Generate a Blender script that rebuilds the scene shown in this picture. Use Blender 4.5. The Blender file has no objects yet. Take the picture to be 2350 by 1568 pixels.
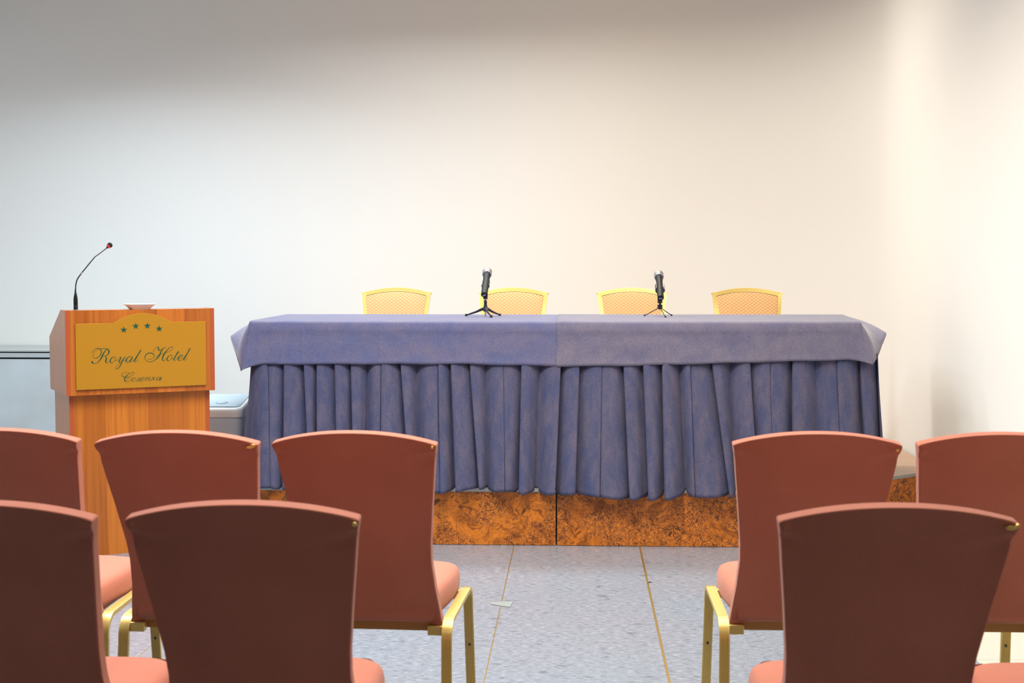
import bpy, bmesh, math, random
from mathutils import Vector, Matrix, noise as mnoise
R = math.radians
scene = bpy.context.scene
col = scene.collection

# ------------------------------------------------------------------ camera
cam_data = bpy.data.cameras.new('camera'); cam = bpy.data.objects.new('camera', cam_data); col.objects.link(cam)
cam_data.lens = 50; cam_data.sensor_width = 36
cam.location = (0, 0, 1.30)
cam.rotation_euler = (R(90 - 3.3141), 0, R(2.6094))
cam_data.dof.use_dof = True; cam_data.dof.focus_distance = 6.7; cam_data.dof.aperture_fstop = 9
cam_data.clip_end = 60
scene.camera = cam
# ------------------------------------------------------------------ world, exposure
world = bpy.data.worlds.new('world'); scene.world = world; world.use_nodes = True
bg = world.node_tree.nodes['Background']; bg.inputs[0].default_value = (.8, .85, 1, 1); bg.inputs[1].default_value = .05
vs = scene.view_settings
vs.view_transform = 'Standard'; vs.look = 'None'; vs.gamma = 1; vs.use_curve_mapping = False; vs.exposure = 0.0
# ------------------------------------------------------------------ ceiling lamps (recessed panels plus added fills, all above the frame)
CEIL = 3.22
COOL = (.74, .89, 1.0); WARM = (1.0, .905, .75); NEUT = (1, .90, .75)
def panel(x, y, sx, sy, power, c, spread=180):
    l = bpy.data.lights.new('ceiling_or_fill_light', 'AREA'); l.shape = 'RECTANGLE'; l.size = sx; l.size_y = sy
    l.energy = power; l.color = c; l.spread = R(spread)
    o = bpy.data.objects.new('ceiling_or_fill_light', l); col.objects.link(o); o.location = (x, y, CEIL - .03)
    return o
panel(-2.75, 7.8, 1.2, .5, 58, COOL, 142)
panel(-1.05, 7.8, 1.0, .5, 42, (.90, .96, 1), 160)
panel(.25, 7.8, 1.0, .5, 44, WARM, 164)
panel(.30, 5.7, .8, .8, 26, WARM, 130)
panel(-2.0, 4.6, 1.6, .6, 74, COOL, 150)
panel(-.1, 4.6, 1.6, .6, 50, NEUT, 150)
panel(-.4, 3.5, 2.2, .4, 42, NEUT, 130)
panel(-.4, 1.2, 2.2, .5, 6, NEUT, 130)  # added fill: bounces off the floor onto the near chair backs
panel(-4.3, 7.8, .6, .5, 8, COOL, 168)  # small cool fill added at the far left, no fixture of the room

# ------------------------------------------------------------------ helpers
def tag(o, label=None, cat=None, group=None, kind=None):
    if label: o['label'] = label
    if cat: o['category'] = cat
    if group: o['group'] = group
    if kind: o['kind'] = kind
    return o
def empty(name, loc, rz=0):
    o = bpy.data.objects.new(name, None); col.objects.link(o)
    o.empty_display_size = .05; o.location = loc; o.rotation_euler = (0, 0, rz); return o
def mesh(name, verts, faces, mat, parent=None, smooth=False, bevel=0, seg=2, sub=0, solid=0, angle=None):
    me = bpy.data.meshes.new(name); me.from_pydata([tuple(v) for v in verts], [], faces); me.update()
    bm = bmesh.new(); bm.from_mesh(me); bmesh.ops.recalc_face_normals(bm, faces=bm.faces); bm.to_mesh(me); bm.free()
    if smooth:
        for p in me.polygons: p.use_smooth = True
        if angle is not None: me.set_sharp_from_angle(angle=R(angle))
    if mat: me.materials.append(mat)
    o = bpy.data.objects.new(name, me); col.objects.link(o)
    if parent: o.parent = parent
    if solid:
        m = o.modifiers.new('solid', 'SOLIDIFY'); m.thickness = solid; m.offset = 0
    if bevel:
        m = o.modifiers.new('bevel', 'BEVEL'); m.harden_normals = smooth; m.width = bevel; m.segments = seg; m.limit_method = 'ANGLE'; m.angle_limit = R(40)
    if sub:
        m = o.modifiers.new('sub', 'SUBSURF'); m.levels = sub; m.render_levels = sub
    return o
class MB:
    def __init__(s): s.v = []; s.f = []
    def add(s, vs_, fs_):
        b = len(s.v); s.v += [tuple(x) for x in vs_]; s.f += [tuple(i + b for i in f) for f in fs_]; return s
    def box(s, x0, x1, y0, y1, z0, z1):
        return s.add([(x0,y0,z0),(x1,y0,z0),(x1,y1,z0),(x0,y1,z0),(x0,y0,z1),(x1,y0,z1),(x1,y1,z1),(x0,y1,z1)],
                     [(0,3,2,1),(4,5,6,7),(0,1,5,4),(1,2,6,5),(2,3,7,6),(3,0,4,7)])
    def prism(s, poly, a0, a1, axis='z'):
        n = len(poly); P = []
        for a in (a0, a1):
            for p in poly: P.append((p[0], p[1], a) if axis == 'z' else ((a, p[0], p[1]) if axis == 'x' else (p[0], a, p[1])))
        return s.add(P, [tuple(range(n))[::-1], tuple(range(n, 2*n))] + [(i, (i+1) % n, n+(i+1) % n, n+i) for i in range(n)])
    def tube(s, pts, rad, n=12, caps=True):
        pts = [Vector(p) for p in pts]; rad = rad if isinstance(rad, (list, tuple)) else [rad]*len(pts)
        up = None; rings = []
        for i, p in enumerate(pts):
            t = (pts[min(i+1, len(pts)-1)] - pts[max(i-1, 0)]).normalized()
            if up is None: up = Vector((0,0,1)) if abs(t.z) < .9 else Vector((1,0,0))
            a = t.cross(up).normalized(); b = a.cross(t).normalized(); up = b
            rings.append([p + (a*math.cos(2*math.pi*k/n) + b*math.sin(2*math.pi*k/n))*rad[i] for k in range(n)])
        V = [v for r in rings for v in r]
        F = [(i*n+k, i*n+(k+1) % n, (i+1)*n+(k+1) % n, (i+1)*n+k) for i in range(len(pts)-1) for k in range(n)]
        if caps: F += [tuple(range(n))[::-1], tuple((len(pts)-1)*n+k for k in range(n))]
        return s.add(V, F)
    def lathe(s, prof, o=(0,0,0), d=(0,0,1), n=24):
        o = Vector(o); d = Vector(d).normalized()
        return s.tube_profile([(o + d*h, r) for h, r in prof], d, n)
    def tube_profile(s, pr, d, n):
        a = d.orthogonal().normalized(); b = d.cross(a)
        V = []
        for p, r in pr: V += [p + (a*math.cos(2*math.pi*k/n) + b*math.sin(2*math.pi*k/n))*max(r, 1e-5) for k in range(n)]
        F = [(i*n+k, i*n+(k+1) % n, (i+1)*n+(k+1) % n, (i+1)*n+k) for i in range(len(pr)-1) for k in range(n)]
        F += [tuple(range(n))[::-1], tuple((len(pr)-1)*n+k for k in range(n))]
        return s.add(V, F)
    def build(s, name, mat, parent=None, **k): return mesh(name, s.v, s.f, mat, parent, **k)
def lerp(a, b, t): return a + (b - a)*t
def interp(tab, x):
    if x <= tab[0][0]: return tab[0][1]
    for (a, b), (c, d) in zip(tab, tab[1:]):
        if x <= c: return b + (d - b)*(x - a)/(c - a)
    return tab[-1][1]
def catmull(P, k=5):
    out = []
    for i in range(len(P)-1):
        p0 = P[max(i-1, 0)]; p1 = P[i]; p2 = P[i+1]; p3 = P[min(i+2, len(P)-1)]
        for j in range(k):
            t = j/k
            out.append(tuple(.5*((2*b) + (-a+c)*t + (2*a-5*b+4*c-d)*t*t + (-a+3*b-3*c+d)*t**3) for a, b, c, d in zip(p0, p1, p2, p3)))
    out.append(tuple(P[-1])); return out
# ------------------------------------------------------------------ materials
def srgb(r, g, b):
    f = lambda c: (c/255/12.92) if c/255 <= .04045 else ((c/255+.055)/1.055)**2.4
    return (f(r), f(g), f(b), 1)
class Mat:
    def __init__(s, name, base=(.8,.8,.8,1), rough=.5, metal=0, spec=.5, sheen=0):
        s.m = bpy.data.materials.new(name); s.m.use_nodes = True; s.nt = s.m.node_tree
        s.b = s.nt.nodes['Principled BSDF']
        s.b.inputs['Base Color'].default_value = base; s.b.inputs['Roughness'].default_value = rough
        s.b.inputs['Metallic'].default_value = metal; s.b.inputs['Specular IOR Level'].default_value = spec
        if sheen: s.b.inputs['Sheen Weight'].default_value = sheen; s.b.inputs['Sheen Roughness'].default_value = .5
    def n(s, t, **kw):
        nd = s.nt.nodes.new(t)
        for k, v in kw.items():
            if k in nd.inputs.keys() if hasattr(nd.inputs, 'keys') else False: nd.inputs[k].default_value = v
            else: setattr(nd, k, v)
        return nd
    def l(s, a, b): s.nt.links.new(a, b)
    def coord(s, scale=(1,1,1), rot=(0,0,0), kind='Object'):
        tc = s.n('ShaderNodeTexCoord'); mp = s.n('ShaderNodeMapping'); mp.inputs['Scale'].default_value = scale; mp.inputs['Rotation'].default_value = rot
        s.l(tc.outputs[kind], mp.inputs['Vector']); return mp.outputs[0]
    def noise(s, vec, scale, detail=4, rough=.5, dist=0):
        nd = s.n('ShaderNodeTexNoise'); nd.inputs['Scale'].default_value = scale; nd.inputs['Detail'].default_value = detail
        nd.inputs['Roughness'].default_value = rough; nd.inputs['Distortion'].default_value = dist
        s.l(vec, nd.inputs['Vector']); return nd.outputs
    def ramp(s, fac, stops, mode='LINEAR'):
        r = s.n('ShaderNodeValToRGB'); r.color_ramp.interpolation = mode; e = r.color_ramp.elements
        while len(e) < len(stops): e.new(.5)
        for i, (p, c) in enumerate(stops): e[i].position = p; e[i].color = c
        s.l(fac, r.inputs[0]); return r.outputs[0]
    def mix(s, fac, a, b, mode='MIX'):
        m = s.n('ShaderNodeMix'); m.data_type = 'RGBA'; m.blend_type = mode
        if isinstance(fac, (int, float)): m.inputs[0].default_value = fac
        else: s.l(fac, m.inputs[0])
        for i, x in ((6, a), (7, b)):
            if isinstance(x, tuple): m.inputs[i].default_value = x
            else: s.l(x, m.inputs[i])
        return m.outputs[2]
    def bump(s, h, strength=.3, dist=.002):
        b = s.n('ShaderNodeBump'); b.inputs['Strength'].default_value = strength; b.inputs['Distance'].default_value = dist
        s.l(h, b.inputs['Height']); s.l(b.outputs[0], s.b.inputs['Normal'])
    def math(s, op, a, b=None):
        m = s.n('ShaderNodeMath'); m.operation = op
        for i, x in ((0, a), (1, b)):
            if x is None: continue
            if isinstance(x, (int, float)): m.inputs[i].default_value = x
            else: s.l(x, m.inputs[i])
        return m.outputs[0]
    def sep(s, v):
        x = s.n('ShaderNodeSeparateXYZ'); s.l(v, x.inputs[0]); return x.outputs
    def color(s, c): s.l(c, s.b.inputs['Base Color']); return s

M_wall = Mat('wall_paint', (.86, .85, .82, 1), .75, spec=.25)
v = M_wall.coord(); n0 = M_wall.noise(v, 160, 3); M_wall.bump(n0['Fac'], .05, .001)
M_ceil = Mat('ceiling_paint', (.78, .77, .74, 1), .9)
M_room = Mat('rear_wall_paint', (.40, .27, .20, 1), .9)
# linoleum
M_lino = Mat('linoleum', rough=.24, spec=.5)
v = M_lino.coord((1, 3.2, 1)); a = M_lino.noise(v, 38, 8, .68, .3)
v2 = M_lino.coord((1, 2.2, 1)); b = M_lino.noise(v2, 15, 5, .6, .6)
c1 = M_lino.ramp(a['Fac'], [(.28, srgb(80, 84, 94)), (.42, srgb(126, 131, 141)), (.58, srgb(150, 156, 167)), (.74, srgb(194, 198, 206))])
c2 = M_lino.ramp(b['Fac'], [(.30, srgb(120, 122, 134)), (.40, srgb(255, 255, 255)), (.8, srgb(255, 255, 255))])
c3 = M_lino.noise(M_lino.coord(), 1.1, 2); c4 = M_lino.ramp(c3['Fac'], [(.35, (.96, .92, .93, 1)), (.65, (.92, .97, 1, 1))])
M_lino.color(M_lino.mix(1, M_lino.mix(.55, c1, M_lino.mix(1, c1, c2, 'MULTIPLY')), c4, 'MULTIPLY'))
rr = M_lino.ramp(a['Fac'], [(.3, (.32,)*3+(1,)), (.7, (.2,)*3+(1,))]); M_lino.l(rr, M_lino.b.inputs['Roughness'])
M_tile = Mat('cream_stone_tile', rough=.3)
v = M_tile.coord(); br = M_tile.n('ShaderNodeTexBrick'); br.offset = 0
M_tile.l(v, br.inputs['Vector'])
for k_, val in (('Scale', 1), ('Mortar Size', .0022), ('Brick Width', .42), ('Row Height', .42), ('Mortar Smooth', .1)): br.inputs[k_].default_value = val
br.inputs['Color1'].default_value = srgb(200, 195, 182); br.inputs['Color2'].default_value = srgb(196, 190, 178); br.inputs['Mortar'].default_value = srgb(150, 138, 120)
M_tile.color(br.outputs['Color'])
M_brass = Mat('brass_strip', srgb(190, 160, 95), .35, metal=.8)
# burl veneer
M_burl = Mat('burl_veneer', rough=.28, spec=.4)
v = M_burl.coord((1, 1, 1)); w = M_burl.noise(v, 4.5, 3, .5)
def addv(M, vec, colr, s_):
    m1 = M.n('ShaderNodeVectorMath'); m1.operation = 'SUBTRACT'; M.l(colr, m1.inputs[0]); m1.inputs[1].default_value = (.5, .5, .5)
    m2 = M.n('ShaderNodeVectorMath'); m2.operation = 'SCALE'; M.l(m1.outputs[0], m2.inputs[0]); m2.inputs['Scale'].default_value = s_
    m3 = M.n('ShaderNodeVectorMath'); m3.operation = 'ADD'; M.l(vec, m3.inputs[0]); M.l(m2.outputs[0], m3.inputs[1]); return m3.outputs[0]
vw = addv(M_burl, v, w['Color'], .5)
flow = M_burl.noise(vw, 11, 6, .6, 1.5)
vw2 = addv(M_burl, v, flow['Color'], .07)
fine = M_burl.noise(vw2, 62, 6, .65, 2.2)
patch = M_burl.noise(v, 5.5, 3, .55, .6)
fl = M_burl.ramp(flow['Fac'], [(.32, srgb(98, 56, 30)), (.42, srgb(166, 92, 34)), (.52, srgb(232, 136, 42)), (.62, srgb(186, 104, 38)), (.74, srgb(228, 134, 46))])
fi = M_burl.ramp(fine['Fac'], [(.38, srgb(88, 50, 34)), (.47, srgb(126, 74, 40)), (.53, srgb(220, 126, 44)), (.68, srgb(240, 150, 62))])
pm = M_burl.ramp(patch['Fac'], [(.40, (0, 0, 0, 1)), (.50, (1, 1, 1, 1))])
dk = M_burl.ramp(M_burl.noise(v, 7, 4, .6, 1)['Fac'], [(.33, (.45, .38, .36, 1)), (.48, (1, 1, 1, 1))])
M_burl.color(M_burl.mix(.8, M_burl.mix(pm, fl, fi), M_burl.mix(1, M_burl.mix(pm, fl, fi), dk, 'MULTIPLY')))
M_deck = Mat('stage_deck_laminate', rough=.4)
v = M_deck.coord((1.2, 14, 1)); d_ = M_deck.noise(v, 6, 5)
M_deck.color(M_deck.ramp(d_['Fac'], [(.3, srgb(176, 140, 112)), (.7, srgb(206, 172, 142))]))
M_alu = Mat('aluminium_edge', srgb(176, 184, 184), .35, metal=.7)
M_black = Mat('black_gap', (.012, .012, .012, 1), .8)
# lectern wood
def wood(name, bands, base, dark, seed=0):
    M = Mat(name, rough=.3, spec=.5); M.b.inputs['Coat Weight'].default_value = .2; M.b.inputs['Coat Roughness'].default_value = .22
    v = M.coord((1, 1, 1)); x = M.sep(v)
    vm = M.coord((20, 20, .35)); g = M.noise(vm, 3.2, 6, .62, .5)
    fine = M.noise(M.coord((150, 150, 2.2)), 1, 3, .5)
    sx = M.math('ADD', M.math('MULTIPLY', x[0], bands), seed)
    wn = M.n('ShaderNodeTexNoise'); wn.noise_dimensions = '1D'; wn.inputs['Detail'].default_value = 0; wn.inputs['Scale'].default_value = 1.37
    M.l(M.math('FLOOR', sx), wn.inputs['W'])
    bandc = M.ramp(wn.outputs['Fac'], [(.32, (.80, .72, .64, 1)), (.5, (.97, .95, .9, 1)), (.68, (1.08, 1.06, 1.0, 1))])
    gc = M.ramp(g['Fac'], [(.25, dark), (.48, base), (.75, tuple(min(1, c*1.08) for c in base[:3])+(1,))])
    fc = M.ramp(fine['Fac'], [(.3, (.84, .8, .76, 1)), (.6, (1, 1, 1, 1))])
    M.color(M.mix(1, M.mix(1, gc, bandc, 'MULTIPLY'), fc, 'MULTIPLY')); return M
M_wood = wood('lectern_veneer', 17, srgb(198, 112, 38), srgb(164, 82, 28), 3.3)
M_woodl = wood('lectern_veneer_lower', 11, srgb(202, 118, 38), srgb(166, 84, 26), 8.1)
M_edge = Mat('lectern_edge_band', srgb(180, 84, 44), .4)
M_plate = Mat('gold_sign_plate', srgb(198, 140, 32), .42, metal=.35)
v = M_plate.coord((200, 3, 200)); M_plate.bump(M_plate.noise(v, 1, 2)['Fac'], .04, .0006)
M_green = Mat('green_lettering', srgb(10, 74, 48), .5)
# fabrics
def cloth(name, c1, c2, c3, mott=9, sheen=.35, streak=(2.5, 2.5, .7)):
    M = Mat(name, rough=.92, spec=.15, sheen=sheen)
    v = M.coord(); vs_ = M.coord(streak)
    a = M.noise(vs_, mott, 5, .6, .4); b = M.noise(v, 190, 4, .75)
    ca = M.ramp(a['Fac'], [(.32, c1), (.5, c2), (.68, c3)])
    cb = M.ramp(b['Fac'], [(.3, (.72, .72, .74, 1)), (.7, (1.22, 1.22, 1.22, 1))])
    M.color(M.mix(1, ca, cb, 'MULTIPLY'))
    M.bump(M.math('ADD', M.math('MULTIPLY', b['Fac'], .4), M.noise(M.coord((1, 1, .35)), 30, 3)['Fac']), .35, .0016)
    return M
M_skirt = cloth('skirt_velvet', srgb(72, 78, 112), srgb(85, 85, 112), srgb(98, 93, 114), 11, sheen=.06)
M_cloth = cloth('table_topper_blue', srgb(90, 95, 135), srgb(101, 101, 135), srgb(112, 106, 132), 6, sheen=.4, streak=(1.3, 1.3, 1.3))
M_cloth2 = cloth('table_topper_grey', srgb(100, 98, 126), srgb(111, 107, 129), srgb(120, 113, 130), 6, sheen=.4, streak=(1.3, 1.3, 1.3))
M_tab = Mat('table_board', srgb(150, 120, 90), .5)
M_steel = Mat('dark_steel', (.05, .05, .05, 1), .4, metal=.6)
M_sal = Mat('salmon_stretch_fabric', srgb(190, 116, 96), .85, spec=.2, sheen=.15)
v = M_sal.coord(); b = M_sal.noise(v, 420, 2); a = M_sal.noise(v, 5, 3)
M_sal.color(M_sal.mix(1, M_sal.ramp(a['Fac'], [(.3, srgb(184, 112, 92)), (.7, srgb(194, 121, 101))]), M_sal.ramp(b['Fac'], [(.3, (.93,)*3+(1,)), (.7, (1.05,)*3+(1,))]), 'MULTIPLY'))
M_sal.bump(b['Fac'], .15, .0006)
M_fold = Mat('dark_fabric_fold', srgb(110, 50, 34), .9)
M_gold = Mat('gold_anodised_aluminium', srgb(226, 200, 122), .34, metal=.5)
M_worn = Mat('worn_gold_metal', srgb(240, 205, 120), .35, metal=.6)
M_under = Mat('seat_underside_board', srgb(176, 128, 70), .6)
M_screw = Mat('screw_steel', (.1, .1, .12, 1), .3, metal=.8)
M_pad = Mat('peach_diamond_fabric', rough=.7, sheen=.3)
v = M_pad.coord(); x = M_pad.sep(v)
ua = M_pad.math('ADD', M_pad.math('MULTIPLY', x[0], 1/.0245), M_pad.math('MULTIPLY', x[2], 1/.0175))
ub = M_pad.math('SUBTRACT', M_pad.math('MULTIPLY', x[0], 1/.0245), M_pad.math('MULTIPLY', x[2], 1/.0175))
def tri(M, u): return M.math('ABSOLUTE', M.math('SUBTRACT', M.math('FRACT', u), .5))
mx = M_pad.math('MAXIMUM', tri(M_pad, ua), tri(M_pad, ub))
M_pad.color(M_pad.ramp(mx, [(.0, srgb(224, 178, 122)), (.34, srgb(216, 166, 112)), (.44, srgb(196, 142, 88)), (.5, srgb(186, 130, 78))]))
M_pad.bump(M_pad.math('SUBTRACT', 1, mx), .4, .003)
# small things
M_blk = Mat('black_plastic', (.009, .010, .011, 1), .5, spec=.25)
M_blk2 = Mat('black_metal', (.03, .03, .035, 1), .3, metal=.3)
M_grille = Mat('silver_grille', srgb(150, 148, 145), .42, metal=.8)
vg = M_grille.coord(); vo = M_grille.n('ShaderNodeTexVoronoi'); vo.inputs['Scale'].default_value = 420; M_grille.l(vg, vo.inputs['Vector'])
M_grille.bump(vo.outputs['Distance'], .8, .001)
M_silver = Mat('silver_band', srgb(205, 205, 205), .25, metal=.9)
M_foam = Mat('black_foam', (.015, .015, .015, 1), .95)
M_red = Mat('red_light_ring', srgb(220, 40, 50), .4); M_red.b.inputs['Emission Color'].default_value = (1, .05, .06, 1); M_red.b.inputs['Emission Strength'].default_value = .6
M_white = Mat('white_ceramic', srgb(245, 240, 238), .3)
M_wplast = Mat('white_plastic', srgb(244, 243, 238), .4)
M_gplast = Mat('blue_grey_plastic', srgb(214, 224, 231), .45)
M_lid = Mat('grey_lid_plastic', srgb(172, 188, 198), .4)
M_cab = Mat('grey_cabinet_panel', srgb(186, 194, 196), .5)
v = M_cab.coord(); M_cab.color(M_cab.ramp(M_cab.noise(v, 2.2, 3)['Fac'], [(.35, srgb(188, 192, 188)), (.65, srgb(204, 212, 216))]))
M_cabtop = Mat('grey_cabinet_top', srgb(176, 179, 176), .45)
M_cabrail = Mat('grey_cabinet_rail', srgb(184, 188, 188), .4)
M_tape = Mat('beige_tape', srgb(132, 138, 136), .6)
M_lint = Mat('dark_lint', srgb(60, 62, 70), .8)
MAT = {k: v_.m for k, v_ in globals().items() if isinstance(v_, Mat)}
def m(k): return MAT['M_' + k]

# ================================================================== structure
ARC = [(1.787 - 1.3 + 1.3*math.sin(t), 9.75 - 1.3 + 1.3*math.cos(t)) for t in [math.pi/2*k/24 for k in range(25)]]
inner = [(-5.0, 9.75)] + ARC + [(1.787, -2.6)]
outer = [(-5.0, 9.95)] + [(1.787-1.3+1.5*math.sin(math.pi/2*k/24), 8.45+1.5*math.cos(math.pi/2*k/24)) for k in range(25)] + [(2.014, -2.6)]
V = []; F = []; n = len(inner)
for poly in (inner, outer):
    for z in (0, CEIL): V += [(x, y, z) for x, y in poly]
for i in range(n-1):
    F += [(i, i+1, n+i+1, n+i), (2*n+i, 3*n+i, 3*n+i+1, 2*n+i+1), (n+i, n+i+1, 3*n+i+1, 3*n+i), (i, 2*n+i, 2*n+i+1, i+1)]
F += [(0, n, 3*n, 2*n), (n-1, 3*n-1, 4*n-1, 2*n-1)]
o = mesh('wall_back', V, F, m('wall'), smooth=True, angle=50); tag(o, kind='structure')
o = MB().box(-5.15, -5.0, -2.6, 9.75, 0, CEIL).build('wall_left', m('wall')); tag(o, kind='structure')
o = MB().box(-5.15, 2.0, -2.75, -2.6, 0, CEIL).build('wall_front', m('room')); tag(o, kind='structure')
o = MB().box(-5.15, 2.02, -2.75, 9.97, CEIL, CEIL+.1).build('ceiling', m('ceil')); tag(o, kind='structure')
o = MB().box(-5.15, 1.30, -2.75, 9.97, -.1, 0).build('floor', m('lino')); tag(o, kind='structure')
o = MB().box(1.30, 2.02, -2.75, 9.97, -.1, 0).build('floor', m('tile')); o.location = (0, 0, 0); tag(o, kind='structure')
for i, xx in enumerate((-1.43, -.857, -.2825, .2875, .86)):
    w_ = {.2875: .0042, -.2825: .0018}.get(xx, .0009)
    o = MB().box(xx-w_, xx+w_, -2.5, 6.39, -.002, .0012).build('trim_%d' % (i+1), m('brass')); tag(o, kind='structure')

# ================================================================== stage
SZ = .261
def stage_module(poly_deck, front_edges, label, skip=None):
    root = empty('stage_platform', (poly_deck[0][0], poly_deck[0][1], 0)); ox, oy = poly_deck[0]
    tag(root, label, 'stage', 'low stage platforms')
    P = [(x-ox, y-oy) for x, y in poly_deck]
    MB().prism(P, SZ-.0155, SZ).build('deck', m('deck'), root)
    for (a, b) in front_edges:
        a = Vector((a[0]-ox, a[1]-oy)); b = Vector((b[0]-ox, b[1]-oy)); d = (b-a).normalized(); nn = Vector((-d.y, d.x))
        q = [a + d*.002 + nn*.003, b - d*.002 + nn*.003, b - d*.018 + nn*.018, a + d*.018 + nn*.018]
        MB().prism([tuple(t) for t in q], .002, SZ-.0158).build('front_panel', m('burl'), root)
        q = [a - nn*.002, b - nn*.002, b - nn*.0001, a - nn*.0001]
        MB().prism([tuple(t) for t in q], SZ-.0155, SZ+.0004).build('edge_strip', m('alu'), root, bevel=.0006)
    # hollow box behind the panels
    mb = MB(); c = sum((Vector(p) for p in P), Vector((0, 0)))/len(P)
    q = [tuple(c + (Vector(p)-c)*.93) for p in P]
    mb.prism(q, .0, SZ-.016); mb.build('understructure', m('black'), root)
    return root
YF = 6.398
stage_module([(-1.62, YF), (-.0915, YF), (-.0915, 9.735), (-1.62, 9.735)], [((-1.62, YF), (-.0915, YF))], 'left burl-fronted stage platform, its front beside the lectern')
stage_module([(-.0885, YF), (.99, YF), (.99, 9.58), (.50, 9.735), (-.0885, 9.735)], [((-.0885, YF), (.99, YF))], 'middle burl-fronted stage platform right of the black vertical seam')
cor = [(.993, YF), (1.779, 7.063)] + [(1.787-1.3+1.288*math.sin(t), 8.45+1.288*math.cos(t)) for t in [math.pi/2*(1-k/12) for k in range(13)] if 1.787-1.3+1.288*math.sin(t) > .995] + [(.993, 9.64)]
stage_module(cor, [((.993, YF), (1.779, 7.063))], 'angled stage platform at right with burl front and grey metal edge, against the wall')
# sign lettering strokes, tenths of a millimetre on the plate: (across, up, width)
LET1 = [[(1060,8939,10),(1127,9041,12),(1220,9127,14),(1333,9152,17),(1424,9122,23),(1484,9041,31),(1488,8947,35),(1430,8834,31),(1337,8753,27),(1244,8719,19),(1163,8753,14),(1134,8843,14),(1167,8957,12),(1260,9058,12),(1383,9112,14),(1547,9132,19),(1690,9119,27),(1782,9075,45),(1816,8979,58),(1789,8896,41),(1706,8820,21),(1593,8808,12)],[(1721,9097,17),(1669,9047,31),(1595,8944,45),(1542,8830,58),(1468,8696,52),(1385,8584,31),(1292,8513,21),(1200,8490,19),(1124,8509,41),(1094,8562,72),(1105,8598,62)],[(1603,8807,12),(1664,8784,27),(1699,8699,45),(1682,8616,58),(1666,8554,45),(1701,8495,21),(1763,8519,12),(1846,8595,10)],[(2013,8753,17),(1930,8713,31),(1872,8631,45),(1866,8558,39),(1906,8488,19),(1979,8522,12),(2052,8594,14),(2089,8677,17),(2070,8740,17),(2013,8753,17)],[(2062,8588,10),(2114,8581,9),(2208,8662,9),(2271,8745,14),(2323,8722,35),(2280,8628,41),(2232,8556,43),(2247,8503,21),(2320,8553,10),(2373,8615,10)],[(2499,8743,31),(2436,8655,37),(2371,8531,37),(2307,8396,35),(2223,8282,23),(2129,8222,19),(2093,8266,17),(2141,8370,12),(2246,8450,10),(2392,8540,10),(2528,8610,8)],[(2791,8750,14),(2697,8747,19),(2602,8692,35),(2544,8599,45),(2553,8525,35),(2589,8492,17),(2662,8542,12),(2768,8655,10)],[(2832,8748,21),(2789,8665,43),(2725,8572,43),(2704,8520,35),(2735,8492,14),(2819,8558,8),(2893,8598,8)],[(3208,9034,27),(3149,8961,41),(3052,8805,45),(2956,8660,52),(2902,8566,41),(2912,8513,23),(2975,8521,12),(3060,8603,9)]]
LET2 = [[(3700,8918,10),(3780,9028,12),(3866,9111,14),(3925,9136,25),(3961,9076,54),(3960,9012,50),(3991,8974,25),(4055,8999,14),(4141,9060,17),(4227,9100,17),(4296,9130,12)],[(4195,9080,14),(4108,8997,35),(4054,8892,48),(3999,8776,56),(3934,8682,50),(3848,8600,33),(3720,8518,23),(3572,8486,19),(3446,8527,17),(3364,8626,21),(3360,8721,29),(3419,8815,33),(3514,8871,35),(3620,8873,37),(3714,8838,33),(3766,8762,21),(3754,8677,14),(3679,8621,12),(3574,8603,12),(3469,8633,12)],[(3818,8702,10),(3925,8757,11),(4053,8807,12),(4181,8845,12),(4341,8883,12),(4470,8944,12),(4567,9027,14),(4595,9085,17),(4547,9129,17),(4461,9099,19),(4353,9001,27),(4245,8876,45),(4179,8760,54),(4130,8644,48),(4123,8559,41),(4165,8509,21),(4240,8555,12),(4284,8596,9)],[(4478,8756,19),(4392,8700,31),(4332,8616,43),(4336,8541,35),(4378,8502,19),(4453,8537,12),(4529,8610,14),(4552,8695,19),(4520,8750,19),(4478,8756,19)],[(4529,8599,9),(4604,8597,8)],[(4855,8922,27),(4789,8849,43),(4713,8711,43),(4636,8585,43),(4624,8532,31),(4656,8510,14),(4732,8561,9),(4819,8633,9)],[(4746,8845,10),(4821,8835,12),(4907,8840,10)],[(4818,8601,12),(4926,8630,12),(5013,8691,14),(5024,8739,19),(4971,8747,21),(4884,8695,33),(4829,8611,43),(4839,8536,35),(4892,8502,19),(4968,8532,12),(5066,8615,8)],[(5374,9041,27),(5318,8962,41),(5230,8803,43),(5131,8656,52),(5076,8571,41),(5075,8523,25),(5129,8521,12),(5227,8615,8)]]
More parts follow.
